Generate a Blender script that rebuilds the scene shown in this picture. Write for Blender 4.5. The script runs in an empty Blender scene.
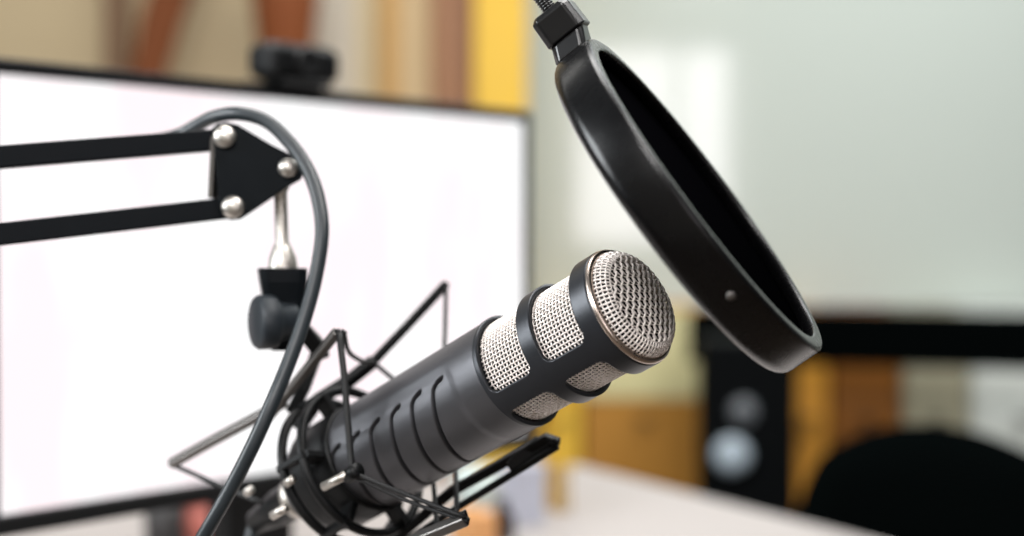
import bpy, math, random
import numpy as np
from mathutils import Vector as V, Matrix

random.seed(4)
sc = bpy.context.scene
COL = sc.collection
PI = math.pi
# ------------------------------------------------------------------ camera
CAM = V((0, 0, 1.10))
FPX = 1422.0
PITCH = math.atan(32 / FPX)
RIGHT = V((1, 0, 0))
UP = V((0, math.sin(PITCH), math.cos(PITCH)))
FWD = V((0, math.cos(PITCH), -math.sin(PITCH)))
DESK_Z = 0.75


def P(px, py, d):
    """point of the place seen at (px, py) at distance d in front of the lens"""
    return CAM + d * (FWD + RIGHT * ((px - 512) / FPX) - UP * ((py - 268) / FPX))


cd = bpy.data.cameras.new('camera')
cam = bpy.data.objects.new('camera', cd)
COL.objects.link(cam)
cam.location = CAM
cam.rotation_euler = (PI / 2 - PITCH, 0, 0)
cd.sensor_width = 36
cd.lens = 36 * FPX / 1024
cd.clip_start = 0.02
cd.dof.use_dof = True
cd.dof.focus_distance = 0.605
cd.dof.aperture_fstop = 3.3
sc.camera = cam

# ------------------------------------------------------------------ materials


def lin(c):
    return tuple(((x / 255) / 12.92 if x / 255 <= .04045 else ((x / 255 + .055) / 1.055) ** 2.4) for x in c)


MATS = {}


def mat(name, rgb, rough=.5, metal=0., var=.08, scale=60., bump=0., coat=0., spec=.5, sheen=0.):
    """principled material whose colour and roughness vary a little with a noise"""
    if name in MATS:
        return MATS[name]
    m = bpy.data.materials.new(name)
    m.use_nodes = True
    nt = m.node_tree
    b = nt.nodes['Principled BSDF']
    tc = nt.nodes.new('ShaderNodeTexCoord')
    nz = nt.nodes.new('ShaderNodeTexNoise')
    nz.inputs['Scale'].default_value = scale
    nz.inputs['Detail'].default_value = 4
    nt.links.new(tc.outputs['Object'], nz.inputs['Vector'])
    c = lin(rgb)
    mx = nt.nodes.new('ShaderNodeMix')
    mx.data_type = 'RGBA'
    mx.inputs[6].default_value = (*[max(0, x * (1 - var)) for x in c], 1)
    mx.inputs[7].default_value = (*[min(1, x * (1 + var)) for x in c], 1)
    nt.links.new(nz.outputs['Fac'], mx.inputs[0])
    nt.links.new(mx.outputs[2], b.inputs['Base Color'])
    mr = nt.nodes.new('ShaderNodeMapRange')
    mr.inputs['To Min'].default_value = max(.02, rough * .88)
    mr.inputs['To Max'].default_value = min(1, rough * 1.12)
    nt.links.new(nz.outputs['Fac'], mr.inputs['Value'])
    nt.links.new(mr.outputs['Result'], b.inputs['Roughness'])
    b.inputs['Metallic'].default_value = metal
    b.inputs['Specular IOR Level'].default_value = spec
    b.inputs['Coat Weight'].default_value = coat
    b.inputs['Sheen Weight'].default_value = sheen
    if bump:
        bp = nt.nodes.new('ShaderNodeBump')
        bp.inputs['Strength'].default_value = bump
        bp.inputs['Distance'].default_value = .001
        n2 = nt.nodes.new('ShaderNodeTexNoise')
        n2.inputs['Scale'].default_value = scale * 12
        nt.links.new(tc.outputs['Object'], n2.inputs['Vector'])
        nt.links.new(n2.outputs['Fac'], bp.inputs['Height'])
        nt.links.new(bp.outputs['Normal'], b.inputs['Normal'])
    MATS[name] = m
    return m


def wood(name, c1, c2, scale=4., rough=.5):
    m = mat(name, c1, rough)
    nt = m.node_tree
    b = nt.nodes['Principled BSDF']
    w = nt.nodes.new('ShaderNodeTexWave')
    w.bands_direction = 'X'
    w.inputs['Scale'].default_value = scale
    w.inputs['Distortion'].default_value = 3
    w.inputs['Detail'].default_value = 3
    tc = nt.nodes['Texture Coordinate']
    nt.links.new(tc.outputs['Object'], w.inputs['Vector'])
    r = nt.nodes.new('ShaderNodeValToRGB')
    r.color_ramp.elements[0].color = (*lin(c1), 1)
    r.color_ramp.elements[1].color = (*lin(c2), 1)
    nt.links.new(w.outputs['Fac'], r.inputs['Fac'])
    nt.links.new(r.outputs['Color'], b.inputs['Base Color'])
    return m


def emit(name, rgb, strength):
    m = bpy.data.materials.new(name)
    m.use_nodes = True
    nt = m.node_tree
    nt.nodes.remove(nt.nodes['Principled BSDF'])
    e = nt.nodes.new('ShaderNodeEmission')
    e.inputs['Color'].default_value = (*rgb, 1)
    e.inputs['Strength'].default_value = strength
    nt.links.new(e.outputs[0], nt.nodes['Material Output'].inputs['Surface'])
    return m


# ------------------------------------------------------------------ mesh building


class MB:
    def __init__(s):
        s.v, s.f, s.sm = [], [], []

    def add(s, vs, fs, smooth=True):
        o = len(s.v)
        s.v += [tuple(x) for x in vs]
        s.f += [tuple(o + i for i in f) for f in fs]
        s.sm += [smooth] * len(fs)
        return s

    # sweep of a cross section; prof = list of (a,b) offsets; up = reference for the b axis
    def sweep(s, pts, prof, up=None, closed=False, smooth=True, scale=None):
        pts = [V(p) for p in pts]
        n, k = len(pts), len(prof)
        vs, fs = [], []
        b = None
        for i, p in enumerate(pts):
            if closed:
                t = (pts[(i + 1) % n] - pts[i - 1]).normalized()
            else:
                t = (pts[min(i + 1, n - 1)] - pts[max(i - 1, 0)]).normalized()
            ref = V(up) if up is not None else b
            if ref is None:
                ref = V((0, 0, 1)) if abs(t.z) < .9 else V((1, 0, 0))
            b = (ref - t * ref.dot(t)).normalized()
            a = b.cross(t)
            q = scale[i] if scale else 1
            vs += [p + (a * x + b * y) * q for x, y in prof]
        for i in range(n if closed else n - 1):
            j = (i + 1) % n
            for c in range(k):
                d = (c + 1) % k
                fs.append((i * k + c, i * k + d, j * k + d, j * k + c))
        if not closed:
            fs.append(tuple(range(k))[::-1])
            fs.append(tuple(range((n - 1) * k, n * k)))
        return s.add(vs, fs, smooth)

    def tube(s, pts, r, k=10, closed=False, scale=None):
        return s.sweep(pts, [(r * math.cos(2 * PI * c / k), r * math.sin(2 * PI * c / k)) for c in range(k)],
                       closed=closed, scale=scale)

    def bar(s, pts, w, h, up, bev=.0006):
        w, h = w / 2, h / 2
        e = bev
        pr = [(-w + e, -h), (w - e, -h), (w, -h + e), (w, h - e), (w - e, h), (-w + e, h), (-w, h - e), (-w, -h + e)]
        return s.sweep(pts, pr, up=up, smooth=False)

    # lathe: profile of (r, z) about origin o with axis ax
    def lathe(s, prof, o, ax, k=48, closed=False, smooth=True):
        o, ax = V(o), V(ax).normalized()
        ref = V((0, 0, 1)) if abs(ax.z) < .9 else V((1, 0, 0))
        x = (ref - ax * ref.dot(ax)).normalized()
        y = ax.cross(x)
        vs, fs = [], []
        for r, z in prof:
            for c in range(k):
                t = 2 * PI * c / k
                vs.append(o + ax * z + (x * math.cos(t) + y * math.sin(t)) * r)
        m = len(prof)
        for i in range(m if closed else m - 1):
            j = (i + 1) % m
            for c in range(k):
                d = (c + 1) % k
                fs.append((i * k + c, i * k + d, j * k + d, j * k + c))
        if not closed:
            if prof[0][0] > 1e-6:
                fs.append(tuple(range(k))[::-1])
            if prof[-1][0] > 1e-6:
                fs.append(tuple(range((m - 1) * k, m * k)))
        return s.add(vs, fs, smooth)

    # box with axes X, Y, Z (unit) about centre c and bevel e (chamfer on the edges along Z)
    def box(s, c, size, X=(1, 0, 0), Y=(0, 1, 0), e=.0):
        c, X, Y = V(c), V(X).normalized(), V(Y).normalized()
        Z = X.cross(Y)
        w, d, h = size[0] / 2, size[1] / 2, size[2] / 2
        e = e or min(size) * .06

        def ring(z, i):
            a, b = w - i, d - i
            q = e * .7
            return [(-a + q, -b, z), (a - q, -b, z), (a, -b + q, z), (a, b - q, z), (a - q, b, z), (-a + q, b, z), (-a, b - q, z), (-a, -b + q, z)]
        rings = [ring(-h, e), ring(-h + e, 0), ring(h - e, 0), ring(h, e)]
        vs = [c + X * x + Y * y + Z * z for r in rings for x, y, z in r]
        fs = []
        for i in range(3):
            for k in range(8):
                j = (k + 1) % 8
                fs.append((i * 8 + k, i * 8 + j, (i + 1) * 8 + j, (i + 1) * 8 + k))
        fs.append(tuple(range(8))[::-1])
        fs.append(tuple(range(24, 32)))
        return s.add(vs, fs, False)

    # prism: outline points (3D, planar), extruded by vector ext
    def prism(s, pts, ext, smooth=False):
        pts = [V(p) for p in pts]
        n = len(pts)
        vs = pts + [p + V(ext) for p in pts]
        fs = [tuple(range(n))[::-1], tuple(range(n, 2 * n))]
        for i in range(n):
            j = (i + 1) % n
            fs.append((i, j, n + j, n + i))
        return s.add(vs, fs, smooth)

    def build(s, name, material, parent=None, bevel=0, seg=2, origin=None):
        me = bpy.data.meshes.new(name)
        o = bpy.data.objects.new(name, me)
        off = V((0, 0, 0))
        if parent is not None:
            off = ORIG[parent.name]
        elif origin is not None:
            off = V(origin)
        me.from_pydata([tuple(V(p) - off) for p in s.v], [], s.f)
        me.polygons.foreach_set('use_smooth', s.sm)
        me.materials.append(material)
        import bmesh
        bm = bmesh.new()
        bm.from_mesh(me)
        bmesh.ops.recalc_face_normals(bm, faces=bm.faces)
        bm.to_mesh(me)
        bm.free()
        COL.objects.link(o)
        if parent is not None:
            o.parent = parent
        else:
            o.location = off
        ORIG[o.name] = off
        if bevel:
            md = o.modifiers.new('bevel', 'BEVEL')
            md.width = bevel
            md.segments = seg
            md.limit_method = 'ANGLE'
            md.angle_limit = math.radians(40)
        return o


ORIG = {}


def thing(name, label, cat, loc, group=None):
    o = bpy.data.objects.new(name, None)
    o.empty_display_size = .02
    COL.objects.link(o)
    o.location = loc
    ORIG[o.name] = V(loc)
    tag(o, label, cat, group)
    return o


def tag(o, label, cat, group=None):
    o['label'] = label
    o['category'] = cat
    if group:
        o['group'] = group
    return o


def structure(o):
    o['kind'] = 'structure'
    return o


def smooth_path(ctrl, n=8):
    """Catmull-Rom through the control points"""
    c = [V(p) for p in ctrl]
    c = [c[0] * 2 - c[1]] + c + [c[-1] * 2 - c[-2]]
    out = []
    for i in range(1, len(c) - 2):
        p0, p1, p2, p3 = c[i - 1:i + 3]
        for k in range(n):
            t = k / n
            out.append(.5 * ((2 * p1) + (p2 - p0) * t + (2 * p0 - 5 * p1 + 4 * p2 - p3) * t * t + (3 * p1 - p0 - 3 * p2 + p3) * t ** 3))
    out.append(c[-2])
    return out


# ------------------------------------------------------------------ colours
M_body = mat('mic_grey_paint', (84, 84, 87), .38, .75, .04, 400, bump=.15)
M_cage = mat('mic_black_satin', (46, 48, 52), .36, .5, .04, 300)
M_wire = mat('nickel_wire', (246, 238, 232), .36, .2, .05, 200)
M_champ = mat('champagne_metal', (205, 190, 178), .28, 1., .04, 200)
M_foam = mat('black_foam', (7, 7, 8), .95, 0, .2, 900)
M_black = mat('black_plastic', (7, 8, 9), .45, 0, .1, 200, spec=.25)
M_gloss = mat('black_gloss', (11, 11, 12), .3, 0, .1, 100)
M_hoop = mat('pop_filter_plastic', (5, 5, 6), .27, 0, .1, 140, spec=.33)
M_screen_f = mat('pop_filter_nylon', (3, 3, 4), 1., 0, .2, 1500, spec=0.)
M_steel = mat('satin_steel', (205, 200, 192), .42, 1., .05, 200)
M_boom = mat('boom_black_paint', (8, 13, 17), .45, 0, .08, 150, spec=.12)
M_cable = mat('cable_rubber', (33, 40, 44), .40, 0, .08, 200)
M_arm = mat('mount_grey_metal', (116, 113, 110), .34, .8, .05, 200)
M_elastic = mat('elastic_black', (14, 15, 16), .6, 0, .15, 900)

# ================================================================== MICROPHONE
F0 = P(628, 307, .60)
vv = (F0 - CAM).normalized()
ee = RIGHT * .866 + UP * .5
ee = (ee - vv * ee.dot(vv)).normalized()
AX = (ee * .86 - vv * .51).normalized()
NN = (-ee * .51 - vv * .86).normalized()
WW = AX.cross(NN)
if WW.z > 0:
    WW = -WW


def mp(s, r, th):
    return F0 - AX * s + (NN * math.cos(th) + WW * math.sin(th)) * r


mic = thing('microphone', 'dark grey broadcast microphone with silver mesh grille held in the wire shock mount', 'microphone', F0 - AX * .1)
R = .0265


def grid(ns, nt, s_of, r_fn):
    """closed-around grid in (s, theta) returned as numpy verts and quads"""
    S = np.array([s_of(i / (ns - 1)) for i in range(ns)])
    T = np.arange(nt) * 2 * PI / nt
    SS, TT = np.meshgrid(S, T, indexing='ij')
    RR = r_fn(SS, TT)
    f0, ax, nn, ww = (np.array(x) for x in (F0, AX, NN, WW))
    pts = f0 - ax * SS[..., None] + (nn * np.cos(TT)[..., None] + ww * np.sin(TT)[..., None]) * RR[..., None]
    idx = np.arange(ns * nt).reshape(ns, nt)
    a = idx[:-1]
    b = idx[1:]
    q = np.stack([a, np.roll(a, -1, 1), np.roll(b, -1, 1), b], -1).reshape(-1, 4)
    return SS, TT, pts.reshape(-1, 3), q


def np_object(name, pts, quads, material, parent, flip=False):
    me = bpy.data.meshes.new(name)
    off = np.array(ORIG[parent.name])
    if flip:
        quads = quads[:, ::-1]
    me.from_pydata((pts - off).tolist(), [], quads.tolist())
    me.polygons.foreach_set('use_smooth', [True] * len(me.polygons))
    me.materials.append(material)
    import bmesh
    bm = bmesh.new()
    bm.from_mesh(me)
    bmesh.ops.recalc_face_normals(bm, faces=bm.faces)
    loose = [v for v in bm.verts if not v.link_faces]
    bmesh.ops.delete(bm, geom=loose, context='VERTS')
    bm.to_mesh(me)
    bm.free()
    o = bpy.data.objects.new(name, me)
    COL.objects.link(o)
    o.parent = parent
    ORIG[o.name] = V(off)
    return o


def sstep(a, b, x):
    t = np.clip((x - a) / (b - a), 0, 1)
    return t * t * (3 - 2 * t)


SLOTS = [.0962 + .0143 * k for k in range(6)]


def body_r(S, T):
    T = (T + PI) % (2 * PI) - PI
    y = T * R
    r = np.full_like(S, R)
    # rounded start, tapered tail
    r = r - .0012 * (1 - sstep(.0655, .0675, S))
    r = r - .0035 * sstep(.186, .200, S) - .006 * sstep(.2075, .2145, S) ** 2
    # inset grip field with softly rounded border
    y0, y1, s0, s1 = -.0215, .0425, .0815, .1815
    qx = np.abs(S - (s0 + s1) / 2) - (s1 - s0) / 2 + .010
    qy = np.abs(y - (y0 + y1) / 2) - (y1 - y0) / 2 + .010
    d = np.sqrt(np.maximum(qx, 0) ** 2 + np.maximum(qy, 0) ** 2) + np.minimum(np.maximum(qx, qy), 0) - .010
    r = r - .0004 * (1 - sstep(-.004, .001, d))
    # cooling-fin slots: straight groove with both ends hooked forward
    h = .0052
    for k, sk in enumerate(SLOTS):
        a, b = -.0150 + .0006 * k, .0360
        S_ = S
        S = S_ - .34 * (y + .009)
        dm = np.hypot(S - sk, y - np.clip(y, a + h, b - h))
        for yc, sg in ((a + h, -1), (b - h, 1)):
            cx = sk - h
            dx, dy = S - cx, (y - yc) * sg
            inq = (dx > 0) & (dy > 0)
            da = np.where(inq, np.abs(np.hypot(dx, dy) - h), 1.)
            de = np.hypot(dx, dy - h)
            dm = np.minimum(dm, np.minimum(da, de))
        r = r - .0045 * (1 - sstep(.0007, .00135, dm))
        # the fin behind each groove rises a little towards the next one
        band = (y > a) & (y < b)
        rise = np.clip((S - sk) / .0143, 0, 1) * (S > sk) * (S < sk + .0143)
        r = r - np.where(band, .0005 * (1 - rise) * (S > sk) * (S < sk + .0143) * sstep(a, a + .004, y) * (1 - sstep(b - .004, b, y)), 0)
        S = S_
    return r


SS, TT, pts, q = grid(375, 420, lambda t: .0655 + t * (.2145 - .0655), body_r)
body = np_object('body', pts, q, M_body, mic)
cap = MB().lathe([(.0001, .0655), (.0253, .0655)], F0, -AX, 64)
cap.build('end_plate', M_cage, mic)
MB().lathe([(.0001, .2145), (.017, .2145)], F0, -AX, 64).build('end_plate', M_cage, mic)

# cage with two rows of three rounded windows
S0, S1 = -.0012, .0675
ROWS = [(.0090, .0328), (.0402, .0652)]
TH0, TH1 = math.radians(30), math.radians(30 + 98)
WINS = [(a, b, math.radians(t0) * R, math.radians(t1) * R) for a, b in ROWS for t0, t1 in ((30, 128), (148, 222), (240, 368))]
CR = .0042


def cage_r(S, T):
    r = np.full_like(S, R + .0004)
    r = r + .0006 * (1 - sstep(.004, .0075, S)) * 0 - .0008 * (1 - sstep(-.0012, .0006, S))
    return r


ns, nt = 190, 480
SS, TT, pts, q = grid(ns, nt, lambda t: S0 + t * (S1 - S0), cage_r)
Sf, Tf = SS.ravel().copy(), TT.ravel().copy()
Yf = Tf * R
LOOP = 2 * PI * R


def win_sd(S, Y, w):
    a, b, y0, y1 = w
    yc = (y0 + y1) / 2
    dy = (Y - yc + LOOP / 2) % LOOP - LOOP / 2
    ds = S - (a + b) / 2
    qx = np.abs(ds) - (b - a) / 2 + CR
    qy = np.abs(dy) - (y1 - y0) / 2 + CR
    return np.hypot(np.maximum(qx, 0), np.maximum(qy, 0)) + np.minimum(np.maximum(qx, qy), 0) - CR


keep = np.ones(len(q), bool)
for w in WINS:
    sd = win_sd(Sf, Yf, w)
    # faces with mean inside are cut away
    # centre of face in (S, Y) from its first and third corner
    c_s = Sf[q].mean(1)
    base = Yf[q[:, 0]]
    c_y = base + LOOP / nt / 2
    keep &= win_sd(c_s, c_y, w) > 0
q = q[keep]
# snap the rim of each window onto its rounded outline
from collections import Counter
ec = Counter()
for f in q.tolist():
    for i in range(4):
        a, b = f[i], f[(i + 1) % 4]
        ec[(min(a, b), max(a, b))] += 1
rim = sorted({v for e_, c in ec.items() if c == 1 for v in e_})
for w in WINS:
    for it in range(3):
        sub = np.array(rim)
        d = win_sd(Sf[sub], Yf[sub], w)
        near = sub[np.abs(d) < .0009]
        d = win_sd(Sf[near], Yf[near], w)
        h = 1e-5
        gx = (win_sd(Sf[near] + h, Yf[near], w) - d) / h
        gy = (win_sd(Sf[near], Yf[near] + h, w) - d) / h
        g = np.maximum(gx * gx + gy * gy, .2)
        Sf[near] -= d * gx / g
        Yf[near] -= d * gy / g
Tf = Yf / R
Rf = cage_r(Sf, Tf)
f0, ax_, nn_, ww_ = (np.array(x) for x in (F0, AX, NN, WW))
pts = f0 - ax_ * Sf[:, None] + (nn_ * np.cos(Tf)[:, None] + ww_ * np.sin(Tf)[:, None]) * Rf[:, None]
cage = np_object('grille_cage', pts, q, M_cage, mic)
cage['label'] = 'black satin cage with rounded windows over the mesh'
md = cage.modifiers.new('thickness', 'SOLIDIFY')
md.thickness = .0024
md.offset = -1

# champagne trim ring at the mouth and black lip round it
ring = MB()
ring.lathe([(.0240, .0012), (.0258, .0012), (.0266, -.0004), (.0266, -.0014), (.0258, -.0024), (.0246, -.0026), (.0238, -.0016)], F0, -AX, 128, closed=True)
ring.build('trim_ring', M_champ, mic)['label'] = 'champagne metal ring round the domed grille'

# woven side mesh
PITCH_W = .00195
NL = 78
RM = .0236


def woven_side():
    b = MB()
    j1 = round(.066 / PITCH_W)
    j0 = 1
    for i in range(NL):
        th = 2 * PI * i / NL
        pl = []
        for c in range(j0 * 4, j1 * 4 + 1):
            t = c / 4
            pl.append(mp(t * PITCH_W, RM + .00032 * math.cos(PI * (t + i)), th))
        b.sweep(pl, [(.00037 * math.cos(2 * PI * c / 5), .00037 * math.sin(2 * PI * c / 5)) for c in range(5)])
    for j in range(j0, j1 + 1):
        pl = []
        for c in range(NL * 4):
            t = c / 4
            pl.append(mp(j * PITCH_W, RM - .00032 * math.cos(PI * (t + j)), 2 * PI * t / NL))
        b.sweep(pl, [(.00037 * math.cos(2 * PI * c / 5), .00037 * math.sin(2 * PI * c / 5)) for c in range(5)], up=AX, closed=True)
    return b


woven_side().build('side_mesh', M_wire, mic)['label'] = 'silver woven wire mesh seen through the windows'

RC, HC = .0200, .0068          # fold between the shoulder wall and the flat cap


def shoulder(t):
    """profile of the shoulder wall: t from 0 at the ring to 1 at the fold"""
    r0, r1 = .0243, RC
    return r1 + (r0 - r1) * (1 - t ** 1.7), HC * (1 - (1 - t) ** 1.35)


def cap_h(r):
    return HC + .0016 * max(0, 1 - (r / RC) ** 2)


def ring_pt(r, h, a):
    return F0 + AX * (.0012 + h) + (NN * math.cos(a) + WW * math.sin(a)) * r


def pr_(r, k=6):
    return [(r * math.cos(2 * PI * c / k), r * math.sin(2 * PI * c / k)) for c in range(k)]


def woven_front():
    b = MB()
    n_ax, rows = 76, 4
    for i in range(n_ax):
        a = 2 * PI * i / n_ax
        pl = []
        for c in range(rows * 4 + 1):
            t = c / (rows * 4)
            r, h = shoulder(t)
            o = .00040 * math.cos(PI * (t * rows + i)) * (1 - t)
            pl.append(ring_pt(r + o * .75, h + o * .65, a))
        b.sweep(pl, pr_(.00044, 6))
    for j in range(1, rows + 1):
        r, h = shoulder(j / rows)
        am = .00040 if j < rows else .0
        pl = []
        for c in range(n_ax * 4):
            o = -am * math.cos(PI * (c / 4 + j))
            pl.append(ring_pt(r + o * .75, h + o * .65, 2 * PI * c / (n_ax * 4)))
        b.sweep(pl, pr_(.00034, 5), up=AX, closed=True)
    ph = math.radians(48.6)
    d1 = WW * math.cos(ph) + NN * math.sin(ph)
    d2 = WW * -math.sin(ph) + NN * math.cos(ph)
    p1, p2 = .0034, .0022       # spacing of the thick strands and of the cross wires
    for u_, v_, pu, pv, rad, sg in ((d2, d1, p1, p2, .00058, 1), (d1, d2, p2, p1, .00029, -1)):
        n = int(RC / pu)
        for i in range(-n, n + 1):
            x = i * pu
            half = math.sqrt(max(RC ** 2 - x * x, 0))
            m = max(6, int(half / pv * 4))
            pl = []
            for c in range(-m, m + 1):
                y = half * c / m
                o = .00042 * sg * math.cos(PI * (y / pv + i)) - (.0005 if sg < 0 else 0)
                pl.append(F0 + AX * (.0012 + cap_h(math.hypot(x, y)) + o) + u_ * x + v_ * y)
            b.sweep(pl, pr_(rad, 7))
    return b


woven_front().build('front_mesh', M_wire, mic)['label'] = 'domed silver woven wire grille on the front'
lin_ = MB()
prof = [(.0001, .066), (.0221, .066), (.0221, .002), (.0205, -.0004), (.0175, -.0018), (.0150, -.0022), (.0001, -.0026)]
lin_.lathe(prof, F0, -AX, 64)
lin_.build('foam_liner', M_foam, mic)['label'] = 'black foam behind the mesh'
# cable connector at the tail
con = MB()
con.lathe([(.0001, .214), (.0105, .214), (.0105, .223), (.0098, .2235), (.0098, .240), (.0085, .246), (.006, .262), (.0001, .262)], F0, -AX, 40)
con.build('connector', M_black, mic)['label'] = 'black cable connector at the tail'
MB().lathe([(.0100, .2225), (.0111, .2225), (.0111, .2275), (.0100, .2275)], F0, -AX, 40, closed=True).build('connector_ring', M_steel, mic)['label'] = 'silver connector collar'

# ================================================================== SHOCK MOUNT
sm = thing('shock_mount', 'black shock mount with splayed arms and elastic cords round the microphone tail', 'shock mount', mp(.19, 0, 0))


def mring(s, r, tr, name='hoop', m=M_black):
    b = MB()
    b.tube([mp(s, r, 2 * PI * i / 72) for i in range(72)], tr, 10, closed=True)
    return b.build(name, m, sm)


mring(.175, .0372, .0024)
mring(.190, .0372, .0024)
sl = MB()
sl.lathe([(.0266, .168), (.0274, .168), (.0277, .170), (.0277, .196), (.0274, .198), (.0245, .198), (.0245, .192), (.0266, .184)], F0, -AX, 64, closed=True)
sl.build('clamp_sleeve', M_black, sm)
for k in range(6):
    th = math.radians(35 + 60 * k)
    b = MB().bar([mp(.175, .0272, th), mp(.175, .0375, th)], .004, .009, AX)
    b.bar([mp(.173, .0372, th), mp(.192, .0372, th)], .0035, .005, NN * math.cos(th) + WW * math.sin(th))
    b.build('spacer', M_black, sm)


def arm(pts, w, h, up, m=M_arm):
    return MB().bar([P(*p) for p in pts], w, h, up).build('arm', m, sm, bevel=.0004)


def cord(pts, r=.0011):
    return MB().tube(smooth_path([P(*p) for p in pts], 6), r, 8).build('elastic_cord', M_elastic, sm)


uA = UP * .6 - RIGHT * .55 - FWD * .6
arm([(171, 464, .735), (216, 439, .722), (285, 402, .705)], .0046, .0046, UP - FWD * .9)
arm([(262, 425, .70), (300, 378, .684), (337, 332, .668)], .0048, .0042, uA)
arm([(298, 430, .716), (318, 400, .72), (350, 380, .722), (374, 361, .724)], .006, .0055, UP - FWD * .5, M_black)
arm([(372, 363, .724), (410, 323, .735), (446, 284, .745)], .0036, .0044, UP - FWD * .3, M_black)
arm([(385, 548, .70), (452, 491, .69), (548, 438, .672), (558, 443, .669)], .0046, .0046, UP - FWD * .4, M_black)
arm([(400, 545, .69), (457, 508, .68), (558, 446, .667)], .0034, .0030, UP - FWD * .4, M_black)
arm([(360, 566, .66), (415, 540, .645), (466, 519, .632)], .0056, .0050, UP - FWD * .7)
MB().prism([P(x, y, .6735) for x, y in ((506, 463), (536, 437), (548, 437.5), (559, 444), (553, 454), (512, 474))], FWD * .003).build('arm_plate', M_black, sm, bevel=.0005)
# forked tips that hold the cords
for (x, y, d, dx, dy) in ((337, 332, .668, -1, -5), (343, 333, .668, 3, -4), (464, 514, .632, 5, -2), (466, 521, .632, 6, 1), (446, 284, .745, 2, -3), (556, 442, .667, 4, 2), (172, 463, .735, -3, 3)):
    MB().tube([P(x - dx, y - dy, d), P(x, y, d), P(x + dx * .6, y + dy * .6, d)], .0016, 8).build('cord_tip', M_black, sm)
cord([(339, 333, .664), (344, 375, .657), (348, 425, .651), (352, 472, .646)], .00155)
cord([(353, 473, .645), (405, 494, .640), (465, 517, .630)], .0011)
cord([(356, 478, .646), (405, 500, .642), (463, 520, .632)], .0009)
cord([(344, 334, .667), (349, 352, .69), (362, 361, .71), (374, 362, .722)], .0012)
cord([(446, 286, .744), (445, 330, .738), (443, 380, .728), (440, 420, .722)], .0011)
cord([(373, 362, .723), (397, 382, .722), (430, 408, .72)], .0012)
cord([(346, 388, .722), (370, 401, .722), (400, 425, .72)], .0011)
cord([(173, 465, .735), (212, 482, .725), (262, 503, .708)], .0013)
cord([(455, 440, .715), (456, 480, .69), (457, 512, .664)], .0013)
cord([(430, 452, .715), (434, 490, .69), (437, 528, .650)], .0012)
# silver cord pins on the sleeve
for a_, b_ in (((323, 487, .652), (350, 473, .646)), ((272, 516, .668), (286, 508, .664)), ((286, 484, .672), (294, 478, .67)), ((246, 493, .70), (252, 489, .698))):
    MB().tube([P(*a_), P(*b_)], .0021, 12).build('cord_pin', M_steel, sm)['label'] = 'silver pin holding an elastic cord'
MB().lathe([(.0001, -.004), (.0036, -.004), (.0036, .004), (.0001, .004)], P(353, 473, .6465), AX, 16).build('cord_stop', M_black, sm)
# swivel block, knob and yoke under the boom rod
blk = MB()


def quad_loft(b, levels):
    k = 8
    vs = []
    for c, X, Y, w, d in levels:
        e = .28
        for x, y in ((-1 + e, -1), (1 - e, -1), (1, -1 + e), (1, 1 - e), (1 - e, 1), (-1 + e, 1), (-1, 1 - e), (-1, -1 + e)):
            vs.append(V(c) + V(X) * (x * w / 2) + V(Y) * (y * d / 2))
    fs = [tuple(range(k))[::-1], tuple(range((len(levels) - 1) * k, len(levels) * k))]
    for i in range(len(levels) - 1):
        for j in range(k):
            l = (j + 1) % k
            fs.append((i * k + j, i * k + l, (i + 1) * k + l, (i + 1) * k + j))
    b.add(vs, fs, False)


BX = (RIGHT + FWD * .25).normalized()
BY = (FWD - RIGHT * .25).normalized()
quad_loft(blk, [(P(282, 268, .70), BX, BY, .0235, .020), (P(283, 282, .70), BX, BY, .0225, .020), (P(283, 300, .70), BX, BY, .0195, .018),
                (P(284, 336, .70), BX, BY, .0185, .018), (P(285, 350, .70), BX, BY, .014, .014)])
blk.build('swivel_block', M_boom, sm, bevel=.0008)
kc = P(271, 322, .688)
kax = (RIGHT * -.875 - FWD * .485).normalized()
kn = MB()
pk = [(.0001, -.012), (.0085, -.012), (.0095, -.004), (.0122, -.002), (.0132, .0), (.0132, .0062), (.0122, .0076), (.0112, .0080), (.0001, .0086)]
kn.lathe(pk, kc, kax, 48)
kn.build('tightening_knob', mat('knob_plastic', (32, 39, 45), .5), sm)
yk = MB()
yk.bar([P(290, 325, .70), P(304, 331, .702), P(316, 345, .705), P(322, 356, .708)], .008, .009, FWD)
yk.build('yoke', M_black, sm, bevel=.001)
MB().bar([P(318, 350, .706), P(304, 388, .706), P(292, 412, .708)], .006, .007, FWD).build('yoke', M_black, sm, bevel=.001)

# ================================================================== BOOM ARM
A1u, A1l = P(219, 140, .702), P(229, 208, .702)
A0u, A0l = P(0, 157.5, .665), P(0, 234.5, .665)
du, dl = A1u - A0u, A1l - A0l
dl = dl.normalized() * du.length
EXT = 2.3
A2u, A2l = A0u - du * EXT, A0l - dl * EXT
BASE = V((A2l.x - .02, A2l.y - .02, DESK_Z))
boom = thing('boom_arm', 'black twin-bar microphone boom arm reaching in from the left with silver bolts', 'boom arm', BASE)
MB().bar([A2u, A1u], .0115, .0105, UP).build('bar', M_boom, boom, bevel=.0007)
MB().bar([A2l, A1l], .0115, .0105, UP).build('bar', M_boom, boom, bevel=.0007)
outline = [(212, 128), (217, 124), (226, 122), (238, 125), (250, 132), (270, 144), (286, 152), (298, 158), (304, 168), (301, 179), (284, 189), (270, 199), (248, 214), (240, 219), (231, 220), (222, 217), (219, 208)]
for d0, th in ((.6925, .0022), (.7085, .0022)):
    MB().prism([P(x, y, d0) for x, y in outline], FWD * th).build('elbow_plate', M_boom, boom, bevel=.0005)
MB().box(P(214.5, 168, .7015), (.0022, .014, .030), (RIGHT * 1 + UP * -.05), FWD).build('elbow_spacer', M_arm, boom)


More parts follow.
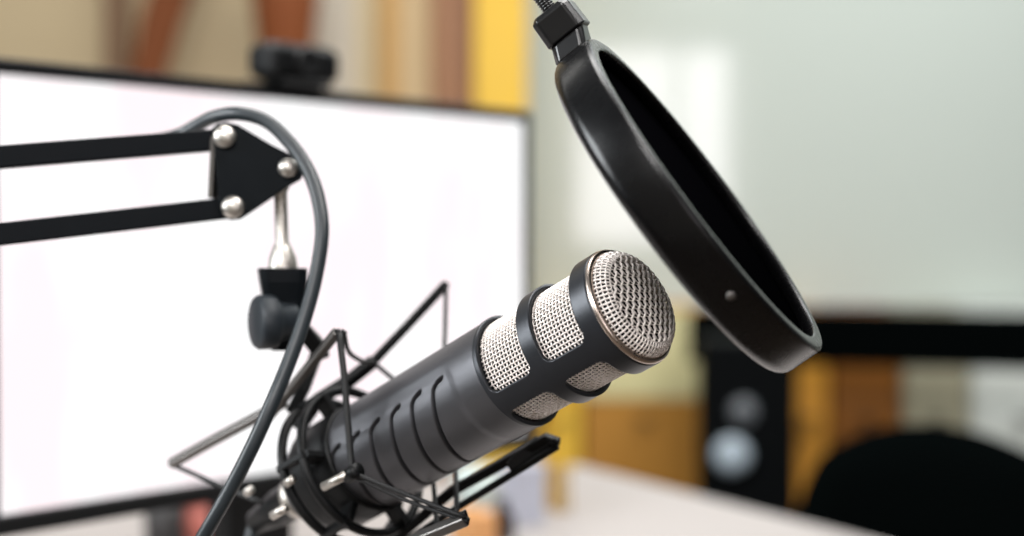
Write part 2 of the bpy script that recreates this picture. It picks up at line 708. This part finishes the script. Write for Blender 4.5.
def bolt(px, py, d, rp):
    r = rp * d / FPX
    b = MB().lathe([(.0001, -.018), (r * .5, -.018), (r * .5, .0), (r, .0), (r, .0012), (r * .9, .0026), (r * .6, .0038), (r * .25, .0043), (.0001, .0044)], P(px, py, d), -FWD, 32)
    b.build('bolt', M_steel, boom)['label'] = 'silver domed bolt'


bolt(225, 137, .692, 11.3)
bolt(233, 207, .692, 11.3)
bolt(288, 168, .692, 9.6)
rod = MB()
rt, rb = P(280, 176, .7005), P(283, 270, .70)
ra = (rb - rt).normalized()
L = (rb - rt).length
rod.lathe([(.0001, 0), (.0044, 0), (.0044, .006), (.0032, .008), (.0032, L - .014), (.0046, L - .011), (.0066, L - .006), (.0072, L - .001), (.0072, L), (.0001, L)], rt, ra, 32)
rod.build('rod', M_steel, boom)['label'] = 'chrome rod hanging from the elbow'
# far end: second elbow, lower bars and desk base (beyond the left edge)
far = (A2u + A2l) / 2
hx = du.normalized()
MB().prism([A2u + UP * .012 - FWD * .009 + hx * .012, A2u + UP * .012 - FWD * .009 - hx * .03, A2l - UP * .03 - FWD * .009 - hx * .03, A2l - UP * .012 - FWD * .009 + hx * .012], FWD * .0022).build('elbow_plate', M_boom, boom)
for dx in (-.022, .0):
    MB().bar([far + hx * dx - UP * .02, V((far.x, far.y, DESK_Z + .055)) + hx * dx], .0115, .0105, hx).build('bar', M_boom, boom)
MB().lathe([(.0001, 0), (.045, 0), (.045, .012), (.04, .016), (.016, .018), (.014, .06), (.0001, .06)], V((far.x, far.y, DESK_Z)) - hx * .011, (0, 0, 1), 40).build('base', M_boom, boom)

# ================================================================== CABLE
cp = [P(60, 156, .695 + .02), P(140, 143, .722), P(176, 136, .722), P(196, 126, .716), P(214, 117, .708), P(238, 113.5, .70), P(266, 121, .695), P(290, 143, .69), P(308, 170, .684), P(318.5, 200, .678),
      P(322, 235, .671), P(315, 280, .664), P(304, 320, .657), P(289, 362, .65), P(272, 403, .643), P(252, 447, .64), P(231, 488, .64), P(206, 532, .641), P(178, 580, .648), P(160, 640, .665), P(176, 690, .69), P(212, 668, .715), P(236, 590, .73), F0 - AX * .2626]
MB().tube(smooth_path(cp, 8), .0034, 14).build('microphone_cable', M_cable, None, origin=P(322, 235, .671))
tag(bpy.data.objects['microphone_cable'], 'dark rubber cable arching over the boom elbow and down past the mount', 'cable')

# ================================================================== POP FILTER
PC = P(708.5, 190.5, .60)
pv = (PC - CAM).normalized()
pm = (RIGHT * .594 - UP * .805)
pm = (pm - pv * pm.dot(pv)).normalized()
pp = (RIGHT * .805 + UP * .594)
pp = (pp - pv * pp.dot(pv)).normalized()
PN = (pp * .994 - pv * .11).normalized()
pop = thing('pop_filter', 'round black pop filter hoop tilted in front of the microphone grille', 'pop filter', PC - PN * .011)
RP, WP = .0812, .0213


def arc(cx, cz, r, a0, a1, n=6):
    return [(cx + r * math.cos(math.radians(a0 + (a1 - a0) * i / n)), cz + r * math.sin(math.radians(a0 + (a1 - a0) * i / n))) for i in range(n + 1)]


hoop = MB()
prof = arc(RP - .0022, -.0022, .0022, 0, 90) + arc(RP - .0058, -.001, .001, 90, 180, 3) + [(RP - .0068, -.0045), (RP - .0040, -.006), (RP - .0040, -WP + .006), (RP - .0068, -WP + .0045)] + arc(RP - .0085, -WP + .001, .001, 180, 270, 3) + arc(RP - .0060, -WP + .0060, .0060, 270, 360)
hoop.lathe(prof, PC, PN, 144, closed=True)
hoop.build('hoop', M_hoop, pop)
fab = MB()
fab.lathe([(.0001, -.0064), (RP - .0042, -.0064), (RP - .0042, -.0069), (.0001, -.0069)], PC, PN, 96)
fab.lathe([(.0001, -WP + .0066), (RP - .0042, -WP + .0066), (RP - .0042, -WP + .0071), (.0001, -WP + .0071)], PC, PN, 96)
fab.build('mesh_screen', M_screen_f, pop)['label'] = 'matte black nylon screen stretched in the hoop'
rv = P(734, 293, .55)
# rivet on the outer wall, on the side facing the lens
best = min((abs((PC + PN * -.0105 + (pm * math.cos(t) + pp.cross(pm) * math.sin(t)) * RP - rv).length), t) for t in [i * .005 for i in range(1257)])
tq = best[1]
QD = (pm * math.cos(tq) + PN.cross(pm) * math.sin(tq))
cands = [(pm * math.cos(t) + PN.cross(pm) * math.sin(t)).normalized() for t in [i * .01 for i in range(629)]]


def proj(p):
    r = p - CAM
    d = r.dot(FWD)
    return 512 + r.dot(RIGHT) / d * FPX, 268 - r.dot(UP) / d * FPX, d


cands = [c for c in cands if c.dot(pv) < 0]
QD = min(cands, key=lambda c: (V(proj(PC - PN * .0085 + c * RP)[:2]) - V((734, 293))).length)
MB().lathe([(.0001, -.002), (.0019, -.002), (.0019, .0003), (.0012, .0009), (.0001, .001)], PC - PN * .0085 + QD * RP, QD, 20).build('rivet', M_arm, pop)['label'] = 'small grey rivet in the hoop wall'
nk = MB()
mid = PC - PN * .0085 - pm * .003
quad_loft(nk, [(mid - pm * (RP - .004) - PN * .003, PN, pm.cross(PN), .016, .024), (mid - pm * (RP + .004), PN, pm.cross(PN), .0165, .017)])
quad_loft(nk, [(mid - pm * (RP + .0035), PN, pm.cross(PN), .0195, .020), (mid - pm * (RP + .0155), PN, pm.cross(PN), .0190, .020), (mid - pm * (RP + .0175), PN, pm.cross(PN), .015, .016)])
nk.build('neck_clip', M_gloss, pop, bevel=.0008)
gp = [mid - pm * (RP + .014), mid - pm * (RP + .032), mid - pm * (RP + .06) + UP * .004, P(470, -60, .60), P(380, -130, .61), P(200, -180, .62), P(20, -120, .63), P(-110, 20, .63), P(-150, 110, .635), A0u - du * .73 + UP * .022]
gpath = smooth_path(gp, 40)
MB().tube(gpath, .0030, 12, scale=[1 + .12 * math.cos(i * 2.1) for i in range(len(gpath))]).build('gooseneck', M_gloss, pop)
gc = A0u - du * .73 + UP * .0165
MB().box(gc, (.022, .019, .019), hx, FWD).build('gooseneck_clamp', M_black, pop)

# ================================================================== MONITOR
MR, ML = V((.0105, 1.35, 0)), V((-.3440, .948, 0))
mx = (MR - ML).normalized()          # along the screen, towards its right end
mn = V((mx.y, -mx.x, 0))             # out of the screen, towards the lens
Z = V((0, 0, 1))
ZT, ZB = CAM.z + .1081, CAM.z - .1874
W_ = (MR - ML).length
mc = (MR + ML) / 2
mon = thing('monitor', 'wide black-framed computer monitor with a glowing white screen behind the boom arm', 'monitor', (mc.x - mn.x * .08, mc.y - mn.y * .08, DESK_Z))


def mo(u, z, n):
    return ML + mx * u + Z * z + mn * n


def rectbar(b, u0, u1, z0, z1, n0, n1):
    b.box(mo((u0 + u1) / 2, (z0 + z1) / 2, (n0 + n1) / 2), (u1 - u0, n1 - n0, z1 - z0), mx, -mn if False else V((-mx.y, mx.x, 0)), e=.0015)


bz = MB()
bt, bs, bb = .0105, .008, .0145
rectbar(bz, -bs, W_ + bs, ZT, ZT + bt, -.022, .0035)
rectbar(bz, -bs, W_ + bs, ZB - bb, ZB, -.022, .0035)
rectbar(bz, -bs, 0, ZB - .002, ZT + .002, -.022, .0035)
rectbar(bz, W_, W_ + bs, ZB - .002, ZT + .002, -.022, .0035)
bz.build('bezel', M_black, mon)
ms = bpy.data.materials.new('lit_screen')
ms.use_nodes = True
nt = ms.node_tree
nt.nodes.remove(nt.nodes['Principled BSDF'])
em = nt.nodes.new('ShaderNodeEmission')
em.inputs['Strength'].default_value = 1.12
tc = nt.nodes.new('ShaderNodeTexCoord')
mpn = nt.nodes.new('ShaderNodeMapping')
mpn.inputs['Scale'].default_value = (9, 9, 3)
nz = nt.nodes.new('ShaderNodeTexNoise')
nz.inputs['Scale'].default_value = 1.6
nz.inputs['Detail'].default_value = 3
cr = nt.nodes.new('ShaderNodeValToRGB')
cr.color_ramp.elements[0].position = .38
cr.color_ramp.elements[0].color = (.98, .86, .89, 1)
cr.color_ramp.elements[1].position = .60
cr.color_ramp.elements[1].color = (1, 1, 1, 1)
nt.links.new(tc.outputs['Object'], mpn.inputs['Vector'])
nt.links.new(mpn.outputs['Vector'], nz.inputs['Vector'])
nt.links.new(nz.outputs['Fac'], cr.inputs['Fac'])
nt.links.new(cr.outputs['Color'], em.inputs['Color'])
nt.links.new(em.outputs[0], nt.nodes['Material Output'].inputs['Surface'])
scb = MB()
rectbar(scb, -.0005, W_ + .0005, ZB - .0005, ZT + .0005, -.012, .0)
scb.build('screen', ms, mon)['label'] = 'glowing white screen with faint pink page areas'
hs = MB()
rectbar(hs, -.004, W_ + .004, ZB - .012, ZT + .008, -.034, -.020)
rectbar(hs, W_ * .22, W_ * .78, ZB + .04, ZT - .06, -.060, -.030)
hs.build('rear_housing', M_black, mon)
nk2 = MB()
rectbar(nk2, W_ / 2 - .035, W_ / 2 + .035, DESK_Z + .008, ZB + .12, -.085, -.058)
nk2.build('stand_neck', M_black, mon)
bs2 = MB()
rectbar(bs2, W_ / 2 - .12, W_ / 2 + .12, DESK_Z, DESK_Z + .012, -.17, .02)
bs2.build('stand_base', M_black, mon, bevel=.003)

# webcam clipped on the top edge
wc_u = W_ * .483
wc0 = mo(wc_u, ZT + bt, -.006)
wc = thing('webcam', 'black webcam clipped on the top edge of the monitor', 'webcam', wc0)
b = MB()
b.box(wc0 + Z * .0195 + mn * .004, (.074, .032, .030), mx, V((-mx.y, mx.x, 0)), e=.006)
b.build('housing', M_black, wc, bevel=.003)
b = MB()
b.box(wc0 + Z * .0023 + mn * .006, (.050, .036, .0045), mx, V((-mx.y, mx.x, 0)), e=.002)
b.box(wc0 - Z * .018 - mn * .034, (.045, .008, .050), mx, V((-mx.y, mx.x, 0)), e=.002)
b.build('clip', M_black, wc)
MB().lathe([(.0001, 0), (.012, 0), (.012, .003), (.010, .004), (.008, .002), (.0001, .003)], wc0 + Z * .0195 + mn * .0195, mn, 32).build('lens', M_gloss, wc)

# ================================================================== DESK
DA = V((.104, 2.17, 0))
De = V((.506, -.863, 0)).normalized()
Dn = V((-De.y * -1, 0, 0))
Dn = V((De.y, -De.x, 0)).normalized()
if Dn.x > 0:
    Dn = -Dn
LD, WD = 1.22, 1.46
desk_c = DA + De * LD / 2 + Dn * WD / 2
desk = thing('desk', 'white desk under the monitor whose bare far corner shows below the microphone', 'desk', (desk_c.x, desk_c.y, 0))
M_desk = mat('white_laminate', (168, 162, 159), .55, 0, .02, 20, spec=.3)
b = MB()
b.box((desk_c.x, desk_c.y, DESK_Z - .0125), (LD, WD, .025), De, De.cross(Z) * -1, e=.003)
b.build('desktop', M_desk, desk)
for a_ in (.06, LD - .06):
    for c_ in (.06, WD - .06):
        p = DA + De * a_ + Dn * c_
        MB().box((p.x, p.y, (DESK_Z - .025) / 2), (.05, .05, DESK_Z - .025), De, De.cross(Z) * -1, e=.004).build('leg', M_desk, desk)


def on_desk(px, d):
    p = P(px, 268, d)
    return V((p.x, p.y, DESK_Z))


def h_at(py, d):
    return P(512, py, d).z - DESK_Z


# small things on the desk behind the monitor
M_red = mat('red_tin', (184, 104, 92), .45)
p = on_desk(198, 1.62)
t = thing('storage_tin', 'small red tin on the desk below the monitor', 'tin', p)
MB().lathe([(.0001, 0), (.020, 0), (.021, .002), (.021, .046), (.0001, .046)], p, Z, 32).build('body', M_red, t)
MB().lathe([(.0001, .045), (.0222, .045), (.0222, .056), (.020, .059), (.0001, .060)], p, Z, 32).build('lid', M_red, t)
p = on_desk(163, 1.58)
t = thing('pen_cup', 'dark grey pen cup standing left of the red tin', 'pen cup', p)
MB().lathe([(.0001, 0), (.021, 0), (.023, .060), (.0212, .060), (.0195, .003), (.0001, .003)], p, Z, 32).build('cup', mat('charcoal_plastic', (46, 44, 44), .6), t)
MB().lathe([(.0222, .056), (.0240, .056), (.0240, .061), (.0222, .061)], p, Z, 32, closed=True).build('rim', M_black, t)
# things at the far edge of the desk, seen under the microphone
p = on_desk(522, 1.72)
t = thing('carton', 'pale blue-grey carton standing at the far corner of the desk', 'box', p)
MB().box(p + Z * h_at(470, 1.72) / 2, (.048, .035, h_at(470, 1.72)), De.cross(Z), De, e=.002).build('body', mat('bluegrey_card', (176, 178, 190), .7), t)
MB().box(p + Z * (h_at(470, 1.72) + .002), (.050, .037, .010), De.cross(Z), De, e=.001).build('lid', mat('bluegrey_card', (176, 178, 190), .7), t)
p = on_desk(502, 1.62)
t = thing('bottle', 'dark brown bottle standing before the pale blue-grey carton', 'bottle', p)
hh = h_at(500, 1.62)
MB().lathe([(.0001, 0), (.013, 0), (.0145, .002), (.0145, hh * .6), (.006, hh * .8), (.006, hh * .9), (.0001, hh * .9)], p, Z, 28).build('body', mat('brown_glass', (42, 27, 24), .2), t)
MB().lathe([(.0001, hh * .86), (.0075, hh * .86), (.0075, hh), (.0001, hh)], p, Z, 24).build('cap', M_black, t)
p = on_desk(475, 1.86)
t = thing('tumbler', 'pale teal tumbler on the desk beneath the microphone body', 'tumbler', p)
hh = h_at(470, 1.86)
MB().lathe([(.0001, 0), (.026, 0), (.030, hh), (.0285, hh), (.025, .004), (.0001, .004)], p, Z, 32).build('glass', mat('teal_ceramic', (196, 210, 206), .35), t)
p = on_desk(473, 1.60)
o = MB().box(p + Z * .020, (.048, .036, .040), De, De.cross(Z), e=.002)
tag(o.build('match_box', mat('orange_card', (206, 150, 96), .7), None, origin=p), 'tan orange little box lying in front of the teal tumbler', 'box')
p = on_desk(549, 1.84)
t = thing('book', 'thin tan book standing upright beside the pale blue-grey carton', 'book', p)
hh = h_at(463, 1.84)
dxn = De.cross(Z).normalized()
MB().box(p + Z * hh / 2, (.003, .10, hh), dxn, De, e=.0005).build('cover', mat('tan_cloth', (176, 140, 76), .8), t)
MB().box(p + Z * hh / 2 + dxn * .0055, (.008, .095, hh - .006), dxn, De, e=.0005).build('pages', mat('paper', (214, 205, 182), .9), t)
MB().box(p + Z * hh / 2 + dxn * .011, (.003, .10, hh), dxn, De, e=.0005).build('cover', mat('tan_cloth', (176, 140, 76), .8), t)

# ================================================================== ROOM
M_floor = wood('floor_boards', (70, 58, 48), (88, 74, 60), 1.4, .5)
M_wallb = mat('pale_wall', (196, 200, 192), .8, 0, .02, 6)
M_beige = mat('beige_wall', (190, 172, 138), .85, 0, .04, 5)
structure(MB().box((0, 1, -.05), (8, 7.4, .1), e=.001).build('floor', M_floor))
structure(MB().box((1.4, 4.15, 1.5), (5.2, .1, 3.0), e=.001).build('wall_back', M_wallb))
structure(MB().box((-2.0, 3.9, 1.5), (3.86, .1, 3.0), e=.001).build('wall_left', M_beige))


def post(px0, px1, y, m, name, depth=.06):
    x0, x1 = (px0 - 512) / FPX * y, (px1 - 512) / FPX * y
    return structure(MB().box(((x0 + x1) / 2, y + depth / 2, 1.5), (x1 - x0, depth, 3.0), e=.004).build(name, m))


M_yel = mat('yellow_paint', (226, 182, 58), .6, 0, .05, 8)
post(474, 527, 3.72, M_yel, 'trim_1', .3)
post(432, 475, 3.78, wood('walnut_panel', (138, 92, 56), (154, 106, 66), 6), 'trim_2')
post(380, 398, 3.79, mat('tan_panel', (188, 146, 84), .7), 'trim_3')
post(312, 356, 3.80, mat('stone_panel', (200, 190, 172), .8), 'trim_4')
post(398, 432, 3.80, mat('sand_panel', (192, 166, 126), .8), 'trim_5')
post(104, 128, 3.79, mat('umber_panel', (126, 100, 76), .8), 'trim_6')
post(356, 380, 3.81, mat('sand_panel_pale', (196, 178, 142), .8), 'trim_7')
# wall shelf behind the monitor with a vase and a plank
ys = 3.62
zsh = P(300, 140, ys).z
x0, x1 = P(90, 0, ys).x, P(350, 0, ys).x
sh = thing('wall_shelf', 'brown wall shelf behind the monitor', 'shelf', ((x0 + x1) / 2, ys, zsh))
M_walnut = wood('shelf_wood', (96, 60, 40), (120, 78, 52), 3)
MB().box(((x0 + x1) / 2, ys + .04, zsh - .0125), (x1 - x0, .32, .025), e=.003).build('board', M_walnut, sh)
for x in (x0 + .1, x1 - .1):
    MB().prism([(x, ys + .19, zsh - .025), (x, ys - .06, zsh - .025), (x, ys + .19, zsh - .16)], (.02, 0, 0)).build('bracket', M_walnut, sh)
M_terra = mat('terracotta', (122, 62, 18), .8, 0, .12, 14)
pz = P(286, 140, ys)
k = ys / FPX
o = MB().lathe([(.0001, 0), (20 * k, 0), (21 * k, 8 * k), (24 * k, 50 * k), (28 * k, 95 * k), (31 * k, 120 * k), (34 * k, 145 * k), (29 * k, 170 * k), (18 * k, 190 * k), (16 * k, 200 * k), (21 * k, 212 * k), (18 * k, 212 * k), (13 * k, 200 * k), (.0001, 190 * k)], (pz.x, ys, zsh), Z, 40)
tag(o.build('vase', M_terra, None, origin=(pz.x, ys, zsh)), 'orange-brown terracotta vase on the shelf behind the webcam', 'vase')
a_, b_ = P(143, 140, ys), P(176, -60, ys)
o = MB()
quad_loft(o, [((P(143, 140, ys).x, ys, zsh + .004), RIGHT, V((0, 1, 0)), .10, .03), ((P(146, 80, ys).x, ys + .02, zsh + .15), RIGHT, V((0, 1, 0)), .085, .03), ((P(158, 20, ys).x, ys + .05, zsh + .31), RIGHT, V((0, 1, 0)), .105, .03), ((P(182, -70, ys).x, ys + .1, zsh + .53), RIGHT, V((0, 1, 0)), .13, .03)])
tag(o.build('wooden_plank', wood('rust_wood', (116, 62, 24), (98, 50, 18), 5, .9), None, origin=a_), 'rust brown wooden plank leaning on the wall above the monitor', 'plank')

# whiteboard
yb = 4.07
x0, x1 = (522 - 512) / FPX * yb, (1180 - 512) / FPX * yb
z0, z1 = P(600, 304, yb).z, P(600, -130, yb).z
wb = thing('whiteboard', 'large pale glossy whiteboard on the back wall', 'whiteboard', ((x0 + x1) / 2, yb, z0))
M_board = mat('board_enamel', (192, 199, 191), .09, 0, .012, 3, spec=1.0, coat=1.0)
MB().box(((x0 + x1) / 2, yb + .005, (z0 + z1) / 2), (x1 - x0, .018, z1 - z0), e=.001).build('panel', M_board, wb)
fr = MB()
fw = .012
for c, s_ in ((((x0 + x1) / 2, yb, z0), (x1 - x0 + fw, .03, fw)), (((x0 + x1) / 2, yb, z1), (x1 - x0 + fw, .03, fw)), ((x0, yb, (z0 + z1) / 2), (fw, .03, z1 - z0)), ((x1, yb, (z0 + z1) / 2), (fw, .03, z1 - z0))):
    fr.box(c, s_, e=.002)
fr.build('frame', mat('aluminium', (196, 198, 196), .4, .6), wb)

# cabinets along the back wall
yc = 3.86
Mh = mat('dark_handle', (60, 58, 52), .4, .6)


def cabinet(px0, px1, ptop, upper, lower, label, ncol=1):
    x0, x1 = (px0 - 512) / FPX * yc, (px1 - 512) / FPX * yc
    zt = P(512, ptop, yc).z
    c = thing('cabinet', label, 'cabinet', ((x0 + x1) / 2, yc + .1, 0), 'cabinets along the back wall')
    MB().box(((x0 + x1) / 2, yc + .11, zt / 2), (x1 - x0 - .004, .18, zt), e=.003).build('carcass', lower, c)
    zm = P(512, 400, yc).z
    for (za, zb, m) in ((zm + .003, zt - .012, upper), (.06, zm - .003, lower)):
        d = MB().box(((x0 + x1) / 2, yc + .01, (za + zb) / 2), (x1 - x0 - .012, .018, zb - za), e=.003).build('door', m, c)
        MB().bar([((x0 + x1) / 2 - .02, yc - .012, zb - .05), ((x0 + x1) / 2 + .02, yc - .012, zb - .05)], .008, .026, (0, 1, 0)).build('handle', Mh, d)
    return c


c_kh = mat('khaki_lacquer', (206, 198, 148), .55, 0, .04, 8)
c_oc = mat('ochre_lacquer', (172, 120, 40), .55, 0, .05, 8)
c_or = mat('amber_lacquer', (226, 158, 52), .55, 0, .05, 8)
c_br = mat('burnt_orange_lacquer', (140, 84, 16), .55, 0, .05, 8)
c_gr = mat('stone_lacquer', (172, 166, 140), .6, 0, .04, 8)
c_pw = mat('pale_lacquer', (232, 236, 228), .6, 0, .03, 8)
cabinet(540, 582, 306, M_yel, M_yel, 'narrow yellow cabinet at the left end of the row')
cabinet(583, 706, 306, c_kh, c_oc, 'wide cabinet with khaki upper and ochre lower door')
cabinet(787, 831, 312, c_or, c_or, 'narrow amber cabinet beside the black loudspeaker')
cabinet(832, 903, 312, c_br, c_br, 'burnt orange cabinet under the black counter')
cabinet(904, 972, 312, c_gr, c_gr, 'stone grey cabinet under the black counter')
cabinet(973, 1075, 312, c_pw, c_pw, 'pale grey cabinet at the right end of the row')

# black counter before the cabinets
ct_l = V((P(688, 0, 3.55).x, 3.55, 0))
cdir = V((1, -.30, 0)).normalized()
cnv = V((cdir.y, -cdir.x, 0)) * -1
zc = P(800, 313, 3.5).z
ctr = thing('counter', 'long black counter standing before the whiteboard', 'counter', (ct_l.x, ct_l.y, 0))
LC = 1.5
cc = ct_l + cdir * LC / 2 + cnv * .1
MB().box((cc.x, cc.y, zc - .0625), (LC, .22, .125), cdir, cnv, e=.006).build('top', mat('black_laminate', (4, 6, 6), .8, spec=0.), ctr)
for a_ in (.06, LC - .06):
    p = ct_l + cdir * a_ + cnv * .1
    MB().box((p.x, p.y, (zc - .125) / 2), (.06, .18, zc - .125), cdir, cnv, e=.004).build('leg', MATS['black_laminate'], ctr)

# loudspeaker tower
yl = 3.0
lx = P(746, 0, yl).x
zl = P(741, 338, yl).z
ld = V((-.10, -1, 0)).normalized()
lr = V((-ld.y, ld.x, 0))
sp = thing('loudspeaker', 'tall black floor loudspeaker with a pale blue-grey cone', 'loudspeaker', (lx, yl, 0))
M_spk = mat('black_vinyl', (6, 8, 9), .7, spec=.05)
MB().box((lx, yl, zl / 2 + .01), (.196, .20, zl - .02), lr, -ld, e=.006).build('enclosure', M_spk, sp)
MB().box((lx, yl, .008), (.215, .22, .016), lr, -ld, e=.003).build('plinth', M_spk, sp)
fr_c = V((lx, yl, 0)) + ld * .10
zcn = P(727, 455, 2.9).z
q_ = V((fr_c.x, fr_c.y, zcn)) - lr * .034
cn = MB().lathe([(.0001, .004), (.012, .008), (.018, .004), (.037, .014), (.0001, -.01)], q_, ld, 40)
cn.build('woofer_cone', mat('cone_bluegrey', (176, 190, 200), .3, 0), sp)['label'] = 'pale blue-grey speaker cone'
MB().lathe([(.037, -.002), (.052, -.002), (.052, .008), (.045, .013), (.037, .013)], q_, ld, 40, closed=True).build('woofer_surround', M_spk, sp)
q2 = V((fr_c.x, fr_c.y, P(740, 412, 2.9).z)) - lr * .01
MB().lathe([(.0001, .010), (.010, .008), (.017, .0), (.026, .003), (.026, -.004), (.0001, -.004)], q2, ld, 32).build('tweeter', mat('tweeter_grey', (92, 96, 100), .4), sp)

# office chair
chx, chy = P(938, 0, 2.05).x, 2.05
ch = thing('office_chair', 'black office chair with a broad rounded back beyond the desk', 'chair', (chx, chy + .22, 0))
M_ch = mat('black_upholstery', (4, 6, 6), .9, 0, .15, 60, bump=.2, spec=0.)
ztop = P(900, 432, 2.05).z
# rounded, curved backrest
nu, nv = 21, 15
for_b = MB()
vs, fs = [], []
hh, ww = .36, .42
for side in (0, 1):
    for i in range(nu):
        for j in range(nv):
            u, v_ = -1 + 2 * i / (nu - 1), -1 + 2 * j / (nv - 1)
            # square to rounded rectangle
            x = u * math.sqrt(1 - .42 * v_ * v_) * ww / 2
            z = v_ * math.sqrt(1 - .42 * u * u) * hh / 2
            edge = max(abs(u), abs(v_)) ** 6
            th = (.035 * (1 - edge) + .004) * (1 if side else -1)
            vs.append(V((chx + x, chy + .05 - .10 * (x / (ww / 2)) ** 2 * .6 + th + .06 * (z / hh), ztop - hh / 2 + z)))
def gi(s_, i, j):
    return s_ * nu * nv + i * nv + j
for s_ in (0, 1):
    for i in range(nu - 1):
        for j in range(nv - 1):
            fs.append((gi(s_, i, j), gi(s_, i + 1, j), gi(s_, i + 1, j + 1), gi(s_, i, j + 1)))
for i in range(nu - 1):
    fs.append((gi(0, i, 0), gi(0, i + 1, 0), gi(1, i + 1, 0), gi(1, i, 0)))
    fs.append((gi(0, i, nv - 1), gi(0, i + 1, nv - 1), gi(1, i + 1, nv - 1), gi(1, i, nv - 1)))
for j in range(nv - 1):
    fs.append((gi(0, 0, j), gi(0, 0, j + 1), gi(1, 0, j + 1), gi(1, 0, j)))
    fs.append((gi(0, nu - 1, j), gi(0, nu - 1, j + 1), gi(1, nu - 1, j + 1), gi(1, nu - 1, j)))
for_b.add(vs, fs, True)
for_b.build('backrest', M_ch, ch)
MB().box((chx, chy + .25, .45), (.48, .44, .08), e=.03).build('seat', M_ch, ch, bevel=.015)
MB().bar(smooth_path([(chx, chy + .0, ztop - .28), (chx, chy - .01, .48), (chx, chy + .06, .40), (chx, chy + .2, .39)], 6), .06, .014, (0, 1, .3)).build('back_bracket', M_black, ch)
MB().lathe([(.0001, .09), (.03, .09), (.03, .25), (.018, .26), (.018, .41), (.0001, .41)], (chx, chy + .25, 0), Z, 24).build('gas_column', M_black, ch)
for k in range(5):
    a = 2 * PI * k / 5 + .3
    d = V((math.cos(a), math.sin(a), 0))
    c = V((chx, chy + .25, 0))
    lg = MB().bar([c + Z * .11 + d * .02, c + d * .28 + Z * .075], .04, .03, Z).build('base_leg', M_black, ch)
    w = V((-d.y, d.x, 0))
    MB().lathe([(.0001, -.012), (.026, -.012), (.028, -.006), (.028, .006), (.026, .012), (.0001, .012)], c + d * .27 + Z * .028, w, 24).build('caster', M_black, lg)

# ================================================================== LIGHT
# rear wall with the daylight window that mirrors in the whiteboard
yr = -2.2
wx0, wx1, wz0, wz1 = .42, 1.62, 1.0, 2.5
M_rw = mat('rear_wall_paint', (205, 200, 190), .85, 0, .02, 5)
rw = MB()
for c, s_ in (((-1.79, yr - .06, 1.5), (wx0 + 4, .12, 3.0)), (((wx1 + 4) / 2, yr - .06, 1.5), (4 - wx1, .12, 3.0)), (((wx0 + wx1) / 2, yr - .06, wz0 / 2), (wx1 - wx0, .12, wz0)), (((wx0 + wx1) / 2, yr - .06, (wz1 + 3) / 2), (wx1 - wx0, .12, 3 - wz1))):
    rw.box(c, s_, e=.0005)
structure(rw.build('wall_rear', M_rw))
win = MB()
for c, s_ in ((((wx0 + wx1) / 2, yr - .03, wz0 + .025), (wx1 - wx0, .05, .05)), (((wx0 + wx1) / 2, yr - .03, wz1 - .025), (wx1 - wx0, .05, .05)), ((wx0 + .025, yr - .03, (wz0 + wz1) / 2), (.05, .05, wz1 - wz0)), ((wx1 - .025, yr - .03, (wz0 + wz1) / 2), (.05, .05, wz1 - wz0)), ((wx0 + .78, yr - .03, (wz0 + wz1) / 2), (.06, .05, wz1 - wz0))):
    win.box(c, s_, e=.002)
structure(win.build('window_1', mat('white_frame', (230, 230, 226), .5)))
pane = MB().box(((wx0 + wx1) / 2, yr - .075, (wz0 + wz1) / 2), (wx1 - wx0, .004, wz1 - wz0), e=.0005)
structure(pane.build('window_2', emit('daylight_pane', (1, .94, .97), 4.2)))

wd = bpy.data.worlds.new('world')
sc.world = wd
wd.use_nodes = True
bg = wd.node_tree.nodes['Background']
bg.inputs['Color'].default_value = (.92, .97, 1, 1)
bg.inputs['Strength'].default_value = .12


def area(name, loc, target, size, power, col=(1, 1, 1), sy=None):
    l = bpy.data.lights.new(name, 'AREA')
    l.energy = power
    l.color = col
    l.shape = 'RECTANGLE'
    l.size = size
    l.size_y = sy or size
    o = bpy.data.objects.new(name, l)
    COL.objects.link(o)
    o.location = loc
    o.rotation_euler = (V(target) - V(loc)).to_track_quat('-Z', 'Y').to_euler()
    return o


area('ceiling_lamp', (-.1, 1.3, 2.75), (-.1, 1.2, 0), 1.1, 36, (1, .98, .96))
area('room_fill', (1.2, 2.6, 2.8), (1.0, 3.4, .8), 1.2, 44, (.95, .99, 1))  # unseen fill that brightens the whiteboard and cabinets
area('room_fill', (-1.5, 2.4, 2.8), (-1.2, 3.6, 1.2), 1.2, 15, (1, .98, .94))  # second unseen fill, added to lift the beige left wall
area('mic_fill', (.9, .25, 2.8), (.1, .6, 1.1), .7, 40, (1, .97, .95))  # unseen fill added high on the right for mesh and body top
area('mic_fill', (-.6, -1.2, 2.4), (.05, .6, 1.1), .5, 35, (1, .98, .97))  # unseen fill added behind the lens to brighten the front mesh
area('side_fill', (-1.4, .35, 1.5), (0, .6, 1.1), .7, 28, (.93, .97, 1))  # soft light added at the left, standing in for an unseen window

sc.view_settings.view_transform = 'Standard'
sc.view_settings.look = 'None'
sc.view_settings.gamma = 1
sc.view_settings.exposure = 0
sc.view_settings.use_curve_mapping = False
